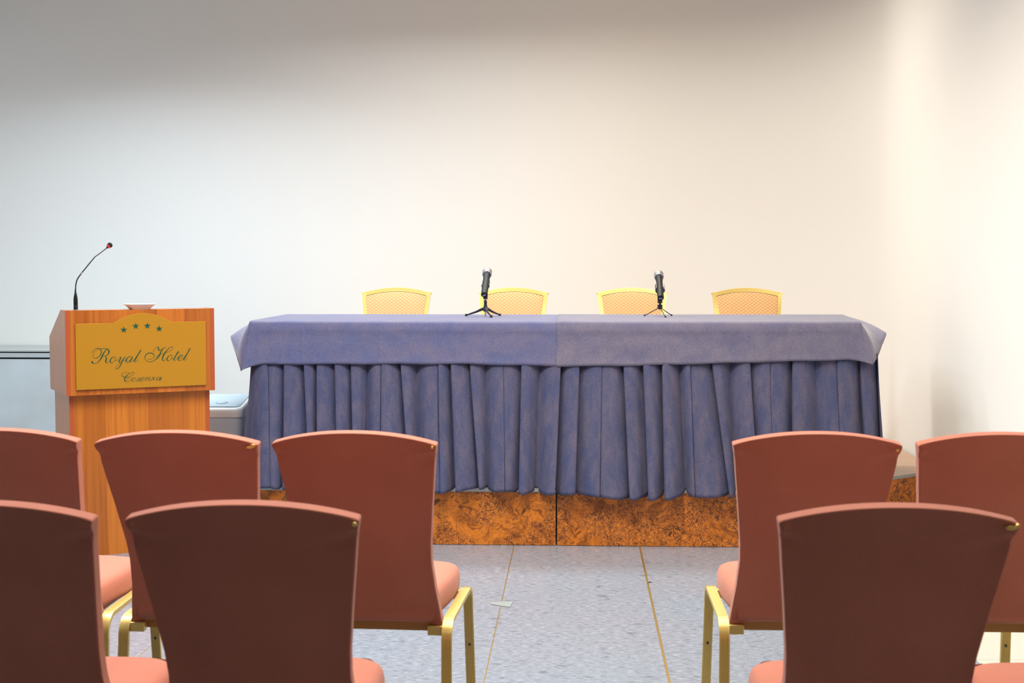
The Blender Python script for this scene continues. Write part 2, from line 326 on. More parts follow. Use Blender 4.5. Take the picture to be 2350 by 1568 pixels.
LET3 = [[(2651,8027,9),(2556,8064,9),(2460,8063,10),(2378,8022,13),(2348,7950,19),(2381,7890,23),(2457,7858,23),(2553,7850,21),(2668,7870,13),(2784,7924,11),(2872,7989,13),(2887,8038,13),(2844,8059,13),(2748,8033,17),(2631,7979,25),(2544,7904,32),(2485,7828,42),(2465,7741,46),(2483,7672,32),(2540,7645,15),(2617,7657,10),(2704,7712,10),(2739,7779,11),(2706,7820,11),(2629,7813,11),(2570,7756,13),(2550,7689,11)],[(2898,7812,11),(2830,7786,23),(2781,7719,32),(2790,7660,19),(2857,7657,11),(2926,7713,11),(2951,7781,13),(2898,7812,11)],[(2964,7663,8),(3033,7748,8),(3087,7825,11),(3096,7785,19),(3095,7707,27),(3060,7654,21),(3002,7652,13),(2983,7682,13)],[(3177,7723,10),(3275,7759,10),(3324,7806,11),(3256,7809,15),(3178,7763,25),(3148,7705,29),(3176,7650,17),(3244,7662,10),(3323,7718,8)],[(3323,7718,8),(3392,7784,10),(3450,7811,13),(3440,7762,23),(3361,7657,23)],[(3371,7677,8),(3469,7761,9),(3567,7812,13),(3572,7787,21),(3517,7710,23),(3506,7662,19),(3545,7650,10),(3614,7697,8)],[(3659,7788,17),(3713,7809,21),(3752,7780,13),(3830,7807,9)],[(3762,7780,9),(3673,7724,10),(3604,7658,11)],[(3614,7667,10),(3673,7714,15),(3731,7722,25),(3750,7667,21)],[(4007,7810,11),(3928,7793,17),(3859,7727,29),(3863,7667,25),(3907,7656,11),(3976,7722,9),(4056,7798,10)],[(4085,7807,13),(4035,7750,29),(3985,7673,27),(4004,7647,13),(4094,7718,8)]]
# skirt pleat edges: top and hem, metres along the table
XT = [-1.506, -1.425, -1.349, -1.262, -1.198, -1.117, -1.042, -0.964, -0.898, -0.817, -0.74, -0.638, -0.582, -0.498, -0.421, -0.337, -0.252, -0.168, -0.067, 0.017, 0.119, 0.208, 0.297, 0.386, 0.464, 0.514, 0.601, 0.692, 0.782, 0.875, 0.976, 1.077, 1.171, 1.28, 1.36]
XB = [-1.5, -1.39, -1.333, -1.208, -1.173, -1.08, -1.009, -0.964, -0.886, -0.751, -0.716, -0.616, -0.545, -0.439, -0.404, -0.323, -0.26, -0.187, -0.098, -0.004, 0.103, 0.238, 0.323, 0.395, 0.493, 0.528, 0.686, 0.721, 0.815, 0.881, 0.976, 1.106, 1.192, 1.31, 1.386]

# ================================================================== covered conference table
TZ = 1.015
root = empty('long_table', (-.11, 6.88, SZ)); tag(root, 'long table on the stage, hidden under blue toppers and pleated skirt', 'table')
def loc(x, y, z, r=root.location): return (x - r.x, y - r.y, z - r.z)
MB().box(-1.385, 1.375, -.375, .375, .722, .745).build('tabletop', m('tab'), root)
for x in (-1.3, -.06, .06, 1.26):
    for y in (-.3, .3):
        MB().tube([(x, y, .002), (x, y, .722)], .016, 10).build('leg', m('steel'), root)

# skirt -------------------------------------------------------------
XTBL = 1
def skirt_geo():
    rnd = random.Random(7)
    HEM = [(-1.6, .258), (-1.36, .257), (-1.15, .254), (-.70, .250), (-.56, .248), (-.50, .256), (-.43, .266), (-.36, .252), (-.2, .246), (0, .240), (.15, .228), (.36, .225), (.5, .236), (.75, .240), (1.4, .25)]
    YFB = [(-1.6, 6.385), (-1.36, 6.365), (-.9, 6.350), (-.5, 6.352), (0, 6.345), (.2, 6.335), (.45, 6.335), (.8, 6.350), (1.1, 6.375), (1.45, 6.40)]
    edges = []
    nl = 8
    for i in range(nl):
        y = lerp(7.26, 6.60, i/(nl-1)); edges.append(((-1.512, y), (-1.580 + .008*math.sin(i*2), y), (-1, 0)))
    for xt, xb in zip(XT, XB): edges.append(((xt, 6.488), (xb, interp(YFB, xb)), (0, -1)))
    for i in range(nl):
        y = lerp(6.62, 7.26, i/(nl-1)); edges.append(((1.368, y), (1.398 + .01*math.sin(i*3), y), (1, 0)))
    rows = 22; cols = []
    PR = [(.17, -1.0), (.07, -.80), (.012, -.55), (-.003, -.15), (.0, .14), (.018, .26), (.09, .33), (.28, .33), (.47, .22), (.65, .02), (.80, -.28), (.91, -.60), (1.01, -.90)]
    for i in range(len(edges)-1):
        (t0, b0, n0), (t1, b1, n1) = edges[i], edges[i+1]
        corner = n0 != n1
        flip = rnd.random() < .25; gapw = rnd.choice([0, 0, .05, .10, .16])
        amp = rnd.uniform(.8, 1.3); bul = rnd.uniform(.6, 1.5); ph = rnd.uniform(0, 6.28); sh = rnd.uniform(-.09, .09)
        for k, (t, d) in enumerate(PR if not flip else [(1-a, b) for a, b in PR[::-1]]):
            C = []
            for r in range(rows+1):
                s = r/rows
                nx = lerp(n0[0], n1[0], min(1, max(0, t))); ny = lerp(n0[1], n1[1], min(1, max(0, t)))
                ln = math.hypot(nx, ny) or 1; nx /= ln; ny /= ln
                if corner: nx *= 1.3; ny *= 1.3
                tg = (t*(1 - gapw*s) if not flip else 1 - (1-t)*(1 - gapw*s)) if 0 < t < 1 else t
                tt = tg + (sh*s*math.sin(ph + s*2.2) if 0 < t < 1 else 0)
                x = lerp(lerp(t0[0], t1[0], tt), lerp(b0[0], b1[0], tt), s**1.15); y = lerp(lerp(t0[1], t1[1], tt), lerp(b0[1], b1[1], tt), s**1.25)
                dep = lerp(.020, .050, s)*amp
                dd = d*dep*(bul if d > 0 else 1) - .004
                wob = .0035*s*math.sin(9*s + ph + t*3)
                x += nx*(dd + wob); y += ny*(dd + wob)
                hem = interp(HEM, x) if abs(ny) > .5 else .255
                if y > YF - .006 and x > -1.62: hem = max(hem, SZ + .004)
                hem += .004*math.sin(ph + t*4)*(1 if y < YF - .006 else .2)
                z = lerp(.872 if x > 1.27 else .96, hem, s)
                C.append((x, y, z))
            cols.append(C)
    V = [p for C in cols for p in C]; n = rows+1
    F = [(c*n+r, (c+1)*n+r, (c+1)*n+r+1, c*n+r+1) for c in range(len(cols)-1) for r in range(rows)]
    return V, F
V, F = skirt_geo()
o = mesh('table_skirt', V, F, m('skirt'), smooth=True, sub=1)
md = o.modifiers.new('solid', 'SOLIDIFY'); md.thickness = .0016
tag(o, 'dark blue pleated skirt hanging around the long table down to the stage', 'table skirt')

# toppers -----------------------------------------------------------
def topper(xa, xb, left, hemz, name_mat, label, lift):
    rnd = random.Random(3 if left else 5)
    NX = 260
    def xat(u, s):  # s: 0 front .. 1 back along the top
        a0, a1 = (-1.507, -1.496) if left else (xa, xa); b0, b1 = (xb, xb) if left else (1.281, 1.350)
        return lerp(lerp(a0, b0, u), lerp(a1, b1, u), s)
    creases = [-1.26, -.90, -.55, .26, .56, .93] 
    sec = [(7.300, .86, 'b'), (7.298, .93, 'b'), (7.294, 1.0, 'b'), (7.285, TZ, 't')] + [(lerp(7.28, 6.512, k/12), TZ, 't') for k in range(13)] + \
          [(6.500, TZ-.001, 't'), (6.490, TZ-.005, 't'), (6.484, TZ-.012, 'f'), (6.481, TZ-.022, 'f')] + [(0, k/14, 'F') for k in range(1, 15)]
    V = []; F = []
    for i in range(NX+1):
        u = i/NX
        for (y, z, k) in sec:
            s = min(1, max(0, (y - 6.49)/.8)) if k != 'F' else 0
            x = xat(u, s)
            hz = interp(hemz, x) + .0015*math.sin(x*21)
            if k == 'F':
                t = z; z2 = lerp(TZ-.022, hz, t); y2 = 6.481 - .019*t
                y2 += .004*t*mnoise.noise(Vector((x*3.2, 0, t*1.5 + (0 if left else 9)))) + .0018*mnoise.noise(Vector((x*14, t*3, 2.0)))
                for cxx in creases: y2 -= .0028*math.exp(-((x-cxx)/.005)**2)
                if t > .9: y2 -= .0016
                y2 -= .0045*math.exp(-((t-.10)/.06)**2)*(1 + .5*mnoise.noise(Vector((x*6, 4.0, 0))))
                if not left: y2 += .0012*math.sin(x*150 + 3*math.sin(x*11))*max(0, 1-abs(x-.4)/.45)*t
                # corner: the last columns swing out to the hanging tip
                e = max(0, 1-u/.045) if left else max(0, (u-.955)/.045)
                tip = (-1.538, 6.44, .787) if left else (1.325, 6.425, .827)
                e = e**1.3*t
                x = lerp(x, tip[0], e); y2 = lerp(y2, tip[1], e); z2 = lerp(z2, tip[2], e)
                V.append((x, y2 - lift, z2))
            elif k == 't':
                V.append((x, y - lift*(1 if y < 6.51 else 0), z + lift + .0012*mnoise.noise(Vector((x*1.5, y*16, 0)))))
            else: V.append((x, y + (lift if k == 'b' else -lift), z + (lift if k != 'F' else 0)))
    n = len(sec)
    F = [(i*n+j, (i+1)*n+j, (i+1)*n+j+1, i*n+j+1) for i in range(NX) for j in range(n-1)]
    # side flap, welded along the outer column
    i0 = 0 if left else NX
    topcol = [i0*n + j for j in range(3, 3+14+2)][::-1]      # front .. back along the table end
    tip_i = i0*n + n - 1
    Bt = [(0, tip_i)]
    HB = [(-1.538, 6.44, .787), (-1.592, 6.57, .856), (-1.648, 6.70, .931), (-1.652, 6.86, .925), (-1.63, 7.05, .90), (-1.56, 7.29, .87)] if left else \
         [(1.325, 6.425, .827), (1.363, 6.50, .858), (1.40, 6.585, .905), (1.443, 6.70, .957), (1.45, 6.95, .94), (1.40, 7.29, .88)]
    HB = catmull([Vector(p) for p in HB], 4)
    frontcol = [i0*n + j for j in range(n-15, n)]            # front corner from top to tip
    A = [Vector(V[j]) for j in topcol]
    NR = 8; rings = [topcol]
    for r in range(1, NR+1):
        t = r/NR; ring = []
        for q in range(len(topcol)):
            sq = q/(len(topcol)-1)
            hp = HB[0].lerp(HB[0], 0) if False else Vector(HB[min(len(HB)-1, int(round(sq*(len(HB)-1))))])
            p = A[q].lerp(hp, t)
            if q == 0:
                fc = frontcol[min(14, int(round(t*14)))]; ring.append(fc); continue
            out = -1 if left else 1
            p.x += out*.012*math.sin(math.pi*t)*(1-.4*sq); p.z += .006*math.sin(math.pi*t)
            V.append(tuple(p)); ring.append(len(V)-1)
        rings.append(ring)
    for a, b in zip(rings, rings[1:]):
        for q in range(len(topcol)-1):
            f_ = (a[q], a[q+1], b[q+1], b[q])
            if len(set(f_)) == 4: F.append(f_)
            else: F.append(tuple(dict.fromkeys(f_)))
    o = mesh('table_topper', V, F, name_mat, smooth=True, angle=70)
    md = o.modifiers.new('solid', 'SOLIDIFY'); md.thickness = .0018
    return tag(o, label, 'tablecloth', 'table toppers on the long table')
topper(-1.507, -.085, True, [(-1.5, .816), (-1.0, .820), (-.5, .822), (-.25, .816), (-.08, .814)], m('cloth'),
       'bluer cloth topper over the left half of the long table', .0015)
topper(-.092, 1.281, False, [(-.09, .812), (.3, .818), (.8, .834), (1.25, .848)], m('cloth2'),
       'greyer cloth topper over the right half of the long table, overlapping at the centre seam', .0038)

# ================================================================== lectern
LA = R(29.526); LO = (-2.1915, 5.9974)
W, DP, ZT, ZB, LED, ZR = .6482, .4201, 1.0803, .7106, .1113, .9494
def lectern():
    r = empty('lectern', (LO[0], LO[1], 0), LA)
    tag(r, 'wooden lectern standing left of the stage with a gold hotel sign on its front', 'lectern')
    T_ = .0185
    prof = [(0, ZB), (0, ZT), (LED, ZT), (DP, ZR), (DP, ZB)]
    for a0 in (0, W-T_):
        s = MB().prism(prof, a0, a0+T_, 'x').build('side_panel', m('wood'), r, bevel=.0008)
        MB().box(a0, a0+T_, -.0006, .0002, ZB, ZT).build('edge_band', m('edge'), s)
    MB().box(T_, W-T_, .0, .018, ZB+.001, ZT-.001).build('front_panel', m('wood'), r)
    MB().box(T_, W-T_, .018, LED, ZT-.0195, ZT-.0012).build('top_ledge', m('wood'), r)
    q = [(LED, ZT-.022), (LED, ZT-.004), (DP, ZR-.004), (DP, ZR-.022)]
    MB().prism(q, T_, W-T_, 'x').build('reading_board', m('wood'), r)
    MB().box(T_, W-T_, .018, DP, ZB+.002, ZB+.02).build('box_floor', m('wood'), r)
    bi, bf = .0165, .033
    for a0 in (bi, W-bi-T_):
        s = MB().box(a0, a0+T_, bf, DP-.02, 0, ZB).build('lower_side_panel', m('woodl'), r)
        MB().box(a0, a0+T_, bf-.0006, bf+.0002, 0, ZB).build('edge_band', m('edge'), s)
    MB().box(bi+T_, W-bi-T_, bf, bf+.018, 0, ZB).build('lower_front_panel', m('woodl'), r)
    for z in (.08, .38): MB().box(bi+T_, W-bi-T_, bf+.018, DP-.03, z, z+.018).build('shelf', m('woodl'), r)
    # sign
    cx_, hw_, z0_, zt_ = .3245, .283, .7365, 1.0225
    rad = .2135; half = .125; cz = 1.0635 - rad
    a_ = math.asin(half/rad)
    arch = [(cx_+.003 + rad*math.sin(t), cz + rad*math.cos(t)) for t in [lerp(a_, -a_, k/28) for k in range(29)]]
    arch = [(x, z) for x, z in arch if z >= zt_]
    poly = [(cx_-hw_, z0_), (cx_+hw_, z0_), (cx_+hw_, zt_)] + arch + [(cx_-hw_, zt_)]
    pl = MB().prism([(x, z) for x, z in poly], -.0075, -.0035, 'y').build('sign_plate', m('plate'), r, bevel=.0006)
    for i, (x, z) in enumerate(((cx_-hw_+.011, zt_-.010), (cx_+hw_-.011, zt_-.010), (cx_, 1.0555))):
        MB().tube_profile([(Vector((x, -.0034, z)), .0035), (Vector((x, -.0080, z)), .003), (Vector((x, -.0085, z)), .0012)], Vector((0, -1, 0)), 12).build('screw', m('plate'), pl, smooth=True, angle=40)
    MB().box(cx_-.2, cx_+.2, -.0036, .0, .78, .98).build('backing_pad', m('black'), pl)
    for (x, z) in ((.246, .9925), (.298, 1.008), (.3485, 1.008), (.400, .994)):
        P = []
        for k in range(10):
            rr_ = .0158 if k % 2 == 0 else .0062; t = math.pi/2 + k*math.pi/5
            P.append((x + rr_*math.cos(t)*1.0, z - .0006 + rr_*math.sin(t)))
        MB().prism(P, -.0082, -.0074, 'y').build('star', m('green'), pl)
    for LET in (LET1, LET2, LET3):
        mb = MB(); dd = 0
        for st in LET:
            P = catmull([(a/1e4, z/1e4, w/1e4) for a, z, w in st], 5); dd += .00004
            L = []; Rr = []
            for i, (a, z, w) in enumerate(P):
                p0 = P[max(0, i-1)]; p1 = P[min(len(P)-1, i+1)]
                tx, tz = p1[0]-p0[0], p1[1]-p0[1]; ln = math.hypot(tx, tz) or 1; nx, nz = -tz/ln, tx/ln
                h = max(.0005, w*.5*1.05)
                L.append((a+nx*h, z+nz*h)); Rr.append((a-nx*h, z-nz*h))
            n = len(P); y1 = -.0080 - dd
            V = [(x, y1, z) for x, z in L] + [(x, y1, z) for x, z in Rr] + [(x, -.0072, z) for x, z in L] + [(x, -.0072, z) for x, z in Rr]
            F = []
            for i in range(n-1):
                F += [(i, i+1, n+i+1, n+i), (2*n+i, 2*n+i+1, i+1, i), (n+i, n+i+1, 3*n+i+1, 3*n+i)]
            mb.add(V, F)
        mb.build('lettering', m('green'), pl)
    return r
lectern()
def on_lectern(name, a, b, z): 
    c, s = math.cos(LA), math.sin(LA)
    return empty(name, (LO[0] + a*c - b*s, LO[1] + a*s + b*c, z), LA)
# gooseneck microphone
r = on_lectern('gooseneck_microphone', .0556, .056, ZT-.0012); tag(r, 'slim black gooseneck microphone with red ring on the lectern', 'microphone')
MB().lathe([(0, .0125), (.0025, .0125), (.0035, .0105)], n=24).build('base_ring', m('silver'), r, smooth=True, angle=40)
MB().lathe([(.003, .0092), (.020, .0092), (.021, .0086), (.024, .0086), (.025, .0092), (.045, .0090), (.055, .0082), (.066, .0060), (.078, .0036), (.092, .0028)], n=24).build('connector', m('blk'), r, smooth=True, angle=40)
neck = [(.001, .088), (.0012, .1), (.003, .115), (.008, .132), (.0165, .146), (.0285, .1618)]
pts = [(a, 0, z) for a, z in catmull(neck, 4)]
MB().tube(pts, .0028, 10).build('lower_neck', m('blk2'), r, smooth=True, angle=60)
MB().tube([(.0240, 0, .156), (.0300, 0, .1640)], .0044, 12).build('joint', m('silver'), r, smooth=True, angle=40)
pts = [(a, 0, z) for a, z in [(.0285, .1618), (.0560, .196), (.0820, .2275), (.0850, .2308), (.0885, .2335), (.110, .2490), (.1290, .2640), (.1350, .269)]]
MB().tube(pts, [.0026, .0026, .0024, .0024, .0023, .0022, .0022, .0024], 10).build('upper_neck', m('blk2'), r, smooth=True, angle=60)
d = Vector((.74, 0, .67)).normalized(); q = Vector((.1350, 0, .269))
MB().tube_profile([(q, .0026), (q+d*.007, .0062), (q+d*.008, .0066)], d, 20).build('head_cup', m('steel'), r, smooth=True, angle=40)
MB().tube_profile([(q+d*.0080, .0068), (q+d*.0085, .0100), (q+d*.0130, .0112), (q+d*.0135, .0108)], d, 24).build('light_ring', m('red'), r, smooth=True, angle=40)
MB().tube_profile([(q+d*.0130, .0100), (q+d*.0155, .0115), (q+d*.020, .0118), (q+d*.025, .0105), (q+d*.0285, .0075), (q+d*.0300, .003)], d, 24).build('windscreen', m('foam'), r, smooth=True)
# dish
def rrect(hx, hy, rad, n=6, cham=False):
    P = []
    for cx_, cy_, a0 in ((hx-rad, hy-rad, 0), (-hx+rad, hy-rad, 90), (-hx+rad, -hy+rad, 180), (hx-rad, -hy+rad, 270)):
        for k in range(n+1):
            t = R(a0 + 90*k/n); P.append((cx_ + rad*math.cos(t), cy_ + rad*math.sin(t)))
    return P
def stack(levels, n=6):   # levels: (hx, hy, rad, z, dx, dy[, slope])
    mb = MB(); rings = []
    for (hx, hy, rad, z, *e) in levels:
        sl = e[0] if e else 0
        rings.append([(x, y, z + sl*y) for x, y in rrect(hx, hy, rad, n)])
    k = len(rings[0]); V = [p for q_ in rings for p in q_]
    F = [(i*k+j, i*k+(j+1) % k, (i+1)*k+(j+1) % k, (i+1)*k+j) for i in range(len(rings)-1) for j in range(k)]
    F += [tuple(range(k))[::-1], tuple((len(rings)-1)*k+j for j in range(k))]
    return mb.add(V, F)
r = on_lectern('dish', .329, .0545, ZT-.0012); tag(r, 'small white shallow dish on top of the lectern', 'dish')
stack([(.040, .030, .012, 0), (.043, .032, .013, .003), (.060, .044, .016, .019), (.066, .048, .018, .0215), (.067, .0485, .018, .0235), (.065, .047, .018, .0240), (.058, .042, .015, .0205), (.040, .030, .012, .005)]).build('bowl', m('white'), r, smooth=True, angle=50)

# ================================================================== table microphones
def handheld(root, butt, head, rad=.0155, band=True, clip_wide=.0):
    butt = Vector(butt); head = Vector(head); d = (head-butt).normalized(); L = (head-butt).length
    body = MB().tube_profile([(butt, rad*.72), (butt+d*.003, rad*.98), (butt+d*.03, rad), (butt+d*.085, rad*1.03), (butt+d*.088, rad*.98), (butt+d*(L-.055), rad*1.0), (butt+d*(L-.035), rad*1.12), (butt+d*(L-.022), rad*1.18)], d, 28).build('body', m('blk'), root, smooth=True, angle=40)
    MB().tube_profile([(butt-d*.0008, rad*.70), (butt+d*.001, rad*.72)], d, 20).build('butt_cap', m('foam'), body)
    side = d.cross(Vector((0, 0, 1))).normalized(); up = side.cross(d)
    c = butt - d*.0012
    ang = R(30 if clip_wide else 0); sx = side*math.cos(ang) + up*math.sin(ang); sy = up*math.cos(ang) - side*math.sin(ang)
    P = [c + sx*a + sy*b for a, b in ((-.0095, -.0033), (.0095, -.0033), (.0095, .0033), (-.0095, .0033))]
    P += [p - d*.0006 for p in P]
    MB().add(P, [(0,1,2,3), (7,6,5,4), (0,4,5,1), (1,5,6,2), (2,6,7,3), (3,7,4,0)]).build('label_sticker', m('silver'), body)
    for t_ in (.45, .58):   # small switch marks on the upper side facing the hall
        p = butt + d*(L*t_) - up*rad*1.0
        MB().tube_profile([(p + up*.001, .0016), (p - up*.0006, .0014)], -up, 8).build('button', m('silver'), body)
    b2 = head - d*.016
    MB().tube_profile([(b2 - d*.006, rad*1.20), (b2 - d*.004, .0235), (b2 + d*.004, .0242), (b2 + d*.005, .0235)], d, 32).build('collar', m('silver'), root, smooth=True, angle=40)
    pr = []
    for k in range(13):
        t = lerp(-.28, 1, k/12)*math.pi/2
        pr.append((head + d*.0245*math.sin(t), .0243*math.cos(t)))
    MB().tube_profile(pr, d, 32).build('grille', m('grille'), root, smooth=True, angle=60)
    return d, side, up
def clip(root, p, d, side, up, L_, rad, base):
    n = 14; th = .0032; V = []; F = []
    for s in (0, 1):
        for k in range(n+1):
            t = lerp(R(-205), R(25), k/n); cc = side*math.cos(t) + up*math.sin(t)
            q_ = Vector(p) + d*(L_*s)
            V += [q_ + cc*(rad+.0004), q_ + cc*(rad+th)]
    k2 = 2*(n+1)
    for k in range(n):
        a = 2*k; F += [(a, a+2, k2+a+2, k2+a), (a+1, k2+a+1, k2+a+3, a+3), (a, a+1, a+3, a+2), (k2+a, k2+a+2, k2+a+3, k2+a+1)]
    F += [(0, k2, k2+1, 1), (2*n, 2*n+1, k2+2*n+1, k2+2*n)]
    o = MB().add(V, F).build('clip', m('blk2'), root, smooth=True, angle=50)
    MB().tube([base, Vector(p) + d*(L_*.35) - up*(rad+.002)], [.0115, .0105], 16).build('clip_base', m('blk2'), o, smooth=True, angle=40)
# left one: cast tripod with tapered legs
r = empty('tripod_microphone_stand', (-.450, 7.0, TZ+.003)); tag(r, 'small black cast tripod with thick tapered legs on the table, left microphone stand', 'microphone stand', 'table microphone stands')
for (fx, fy) in ((-.098, .035), (.066, .082), (.036, -.125)):
    f_ = Vector((fx, fy, 0)); dn = f_.normalized()
    pts = [dn*.006 + Vector((0, 0, .040)), dn*.022 + Vector((0, 0, .034)), dn*.05 + Vector((0, 0, .022)), f_*.93 + Vector((0, 0, .007))]
    lg = MB().tube(pts, [.0075, .0072, .0055, .0036], 12).build('leg', m('blk2'), r, smooth=True, angle=50)
    MB().lathe([(0, .0062), (.006, .0068), (.010, .005), (.0115, .002)], (fx, fy, 0), n=14).build('rubber_foot', m('foam'), lg, smooth=True, angle=50)
MB().lathe([(.024, .008), (.028, .0125), (.038, .0125), (.050, .0095), (.056, .0078), (.075, .0078), (.080, .0066), (.0815, .004)], n=20).build('hub', m('blk2'), r, smooth=True, angle=40)
MB().lathe([(.0, .0048), (.030, .0048)], n=14).build('centre_post', m('silver'), r, smooth=True, angle=40)
MB().lathe([(.080, .0062), (.086, .0062)], n=16).build('thread', m('silver'), r, smooth=True, angle=40)
r2 = empty('handheld_microphone', (-.450, 7.0, TZ+.089)); tag(r2, 'black handheld microphone, slightly askew, clipped on the left table stand', 'microphone', 'handheld microphones on the table')
z_ = TZ+.089
bt = Vector((-.0025, -.062, 1.124-z_)); hd = Vector((.003, .098, 1.2345-z_))
d, sd, up = handheld(r2, bt, hd, .0163, clip_wide=1)
clip(r2, bt + d*.075, d, sd, up, .042, .0168, Vector((0, 0, .002)))
# right one: thin-legged tripod
r = empty('tripod_microphone_stand', (.4075, 7.0, TZ+.003)); tag(r, 'small black tripod with three thin rod legs on the table, right microphone stand', 'microphone stand', 'table microphone stands')
for (fx, fy) in ((-.076, .035), (.064, .085), (.020, -.122)):
    f_ = Vector((fx, fy, 0)); dn = f_.normalized()
    lg = MB().tube([dn*.005 + Vector((0, 0, .044)), f_*.96 + Vector((0, 0, .004))], .0021, 10).build('leg', m('blk2'), r, smooth=True, angle=50)
    MB().tube([f_*.90 + Vector((0, 0, .0075)), f_ + Vector((0, 0, .0036))], [.0030, .0040], 12).build('rubber_foot', m('foam'), lg, smooth=True, angle=50)
MB().lathe([(.036, .006), (.040, .0105), (.042, .0128), (.058, .0128), (.0595, .010)], n=20).build('hub', m('blk2'), r, smooth=True, angle=40)
MB().lathe([(.058, .0052), (.068, .0052)], n=14).build('thread', m('blk2'), r, smooth=True, angle=40)
r2 = empty('handheld_microphone', (.4075, 7.0, TZ+.071)); tag(r2, 'black handheld microphone pointing straight back, clipped on the right table stand', 'microphone', 'handheld microphones on the table')
z_ = TZ+.071
MB().lathe([(-.001, .0125), (.018, .0125), (.020, .010)], n=20).build('swivel', m('blk2'), r2, smooth=True, angle=40)
bt = Vector((.0, -.062, 1.110-z_)); hd = Vector((-.001, .098, 1.2215-z_))
d, sd, up = handheld(r2, bt, hd, .0160)
clip(r2, bt + d*.065, d, sd, up, .040, .0205, Vector((0, 0, .016)))

# ================================================================== waste bin
r = empty('waste_bin', (-1.7605, 7.0, 0)); tag(r, 'grey plastic waste bin with white rim and push lid, between lectern and stage', 'bin')
stack([(.098, .112, .03, 0), (.100, .114, .03, .01), (.120, .134, .035, .528)]).build('body', m('gplast'), r, smooth=True, angle=50)
S_ = .155
stack([(.120, .134, .035, .526), (.1245, .1385, .036, .5265), (.1250, .1390, .036, .545), (.1240, .138, .036, .575, .11), (.118, .132, .034, .588, S_), (.112, .126, .032, .591, S_), (.102, .112, .028, .588, S_), (.098, .108, .026, .575, S_)]).build('rim', m('wplast'), r, smooth=True, angle=60)
ld = stack([(.104, .116, .022, .584, S_), (.105, .117, .022, .5950, S_), (.103, .115, .022, .5965, S_)]).build('lid', m('lid'), r, smooth=True, angle=50)
ld.location = (0, .020, .001)
MB().tube_profile([(Vector((0, -.058, .580)), .032), (Vector((0, -.058, .5905)), .030), (Vector((0, -.0586, .5935)), .018), (Vector((0, -.0588, .5942)), .001)], Vector((0, -.15, 1)).normalized(), 28).build('push_button', m('lid'), ld, smooth=True)

# ================================================================== low cabinet
r = empty('low_cabinet', (-3.95, 9.2, 0)); tag(r, 'long low grey cabinet against the back wall behind the lectern', 'cabinet')
MB().box(-.82, .99, .02, .53, 0, .69).build('carcass', m('black'), r)
MB().box(-.84, 1.0, .0, .54, .690, .700).build('top', m('cabtop'), r, bevel=.001)
MB().box(-.82, .99, .002, .02, .6525, .6820).build('rail', m('cabrail'), r, bevel=.001)
MB().box(-.82, .084, .002, .02, .02, .6405).build('door', m('cab'), r, bevel=.001)
MB().box(.088, .99, .002, .02, .02, .6405).build('door', m('cab'), r, bevel=.001)

# ================================================================== chairs
def sweep(path, prof, xdir=None):
    """path: list of (pos, u, v) frames; prof: closed list of (a, b) in the u/v plane"""
    V = []; k = len(prof)
    for p, u, v in path: V += [p + u*a + v*b for a, b in prof]
    n = len(path)
    F = [(i*k+j, i*k+(j+1) % k, (i+1)*k+(j+1) % k, (i+1)*k+j) for i in range(n-1) for j in range(k)]
    F += [tuple(range(k))[::-1], tuple((n-1)*k+j for j in range(k))]
    return V, F
def fluted(w, t, g=.0011, both=True):
    h = w/2; P = [(-h, -t/2), (h, -t/2), (h, t/2)]
    ks = [.62, .30, -.02, -.34, -.62]
    xs = [.30, .0, -.30]
    out = [(-h, -t/2)]
    def grooves(sign):
        q_ = []
        order = (-.55, -.18, .18, .55) if sign < 0 else (.55, .18, -.18, -.55)
        for c in order:
            a, b = (c*h - .0009, c*h + .0009); 
            if sign > 0: a, b = b, a
            q_ += [(a, sign*t/2), (lerp(a, b, .25), sign*(t/2-g)), (lerp(a, b, .75), sign*(t/2-g)), (b, sign*t/2)]
        return q_
    out += grooves(-1) + [(h, -t/2), (h, t/2)] + grooves(1) + [(-h, t/2)]
    return out
def yzframes(pts, x, xs=None):
    P = []
    for i, (y, z) in enumerate(pts):
        a = pts[max(0, i-1)]; b = pts[min(len(pts)-1, i+1)]
        t = Vector((0, b[0]-a[0], b[1]-a[1])).normalized(); nrm = Vector((0, -t.z, t.y))
        xx = x if xs is None else xs[i]
        P.append((Vector((xx, y, z)), Vector((1, 0, 0)), nrm))
    return P
BACK = [(.38, -.140, .183), (.43, -.155, .177), (.48, -.172, .170), (.55, -.200, .165), (.60, -.220, .167), (.70, -.264, .178), (.78, -.300, .188), (.86, -.335, .197), (.889, -.348, .199)]
def bz(z, k): return interp([(q_[0], q_[k]) for q_ in BACK], z)
def seat_mesh(cov):
    # outline of the seat seen from above, rear to front
    def outline(sc, grow=0):
        P = []
        hw = .178 + grow
        def side(s):
            return [(s*(.163+grow), -.150), (s*(.170+grow), -.05), (s*(hw+.004), .08), (s*(hw+.004), .17), (s*hw, .225), (s*(hw-.022), .268), (s*(hw-.062), .298), (s*(hw-.12), .312)]
        L = catmull(side(-1), 4); Rr = catmull(side(1), 4)[::-1]
        return [(x*sc, .08 + (y-.08)*sc) for x, y in L + Rr]
    lv = [(.384, .955), (.390, .985), (.405, 1.0), (.425, 1.0), (.440, .985), (.450, .955), (.456, .90), (.461, .75), (.464, .5), (.465, .2)]
    V = []; rings = []
    for z, sc in lv:
        q_ = outline(sc); V += [(x, y, z - .012*max(0, (y-.2)/.11)**2*(1 if z > .44 else 0)) for x, y in q_]
    k = len(q_); n = len(lv)
    F = [(i*k+j, i*k+(j+1) % k, (i+1)*k+(j+1) % k, (i+1)*k+j) for i in range(n-1) for j in range(k)]
    F += [tuple(range(k))[::-1], tuple((n-1)*k+j for j in range(k))]
    return V, F
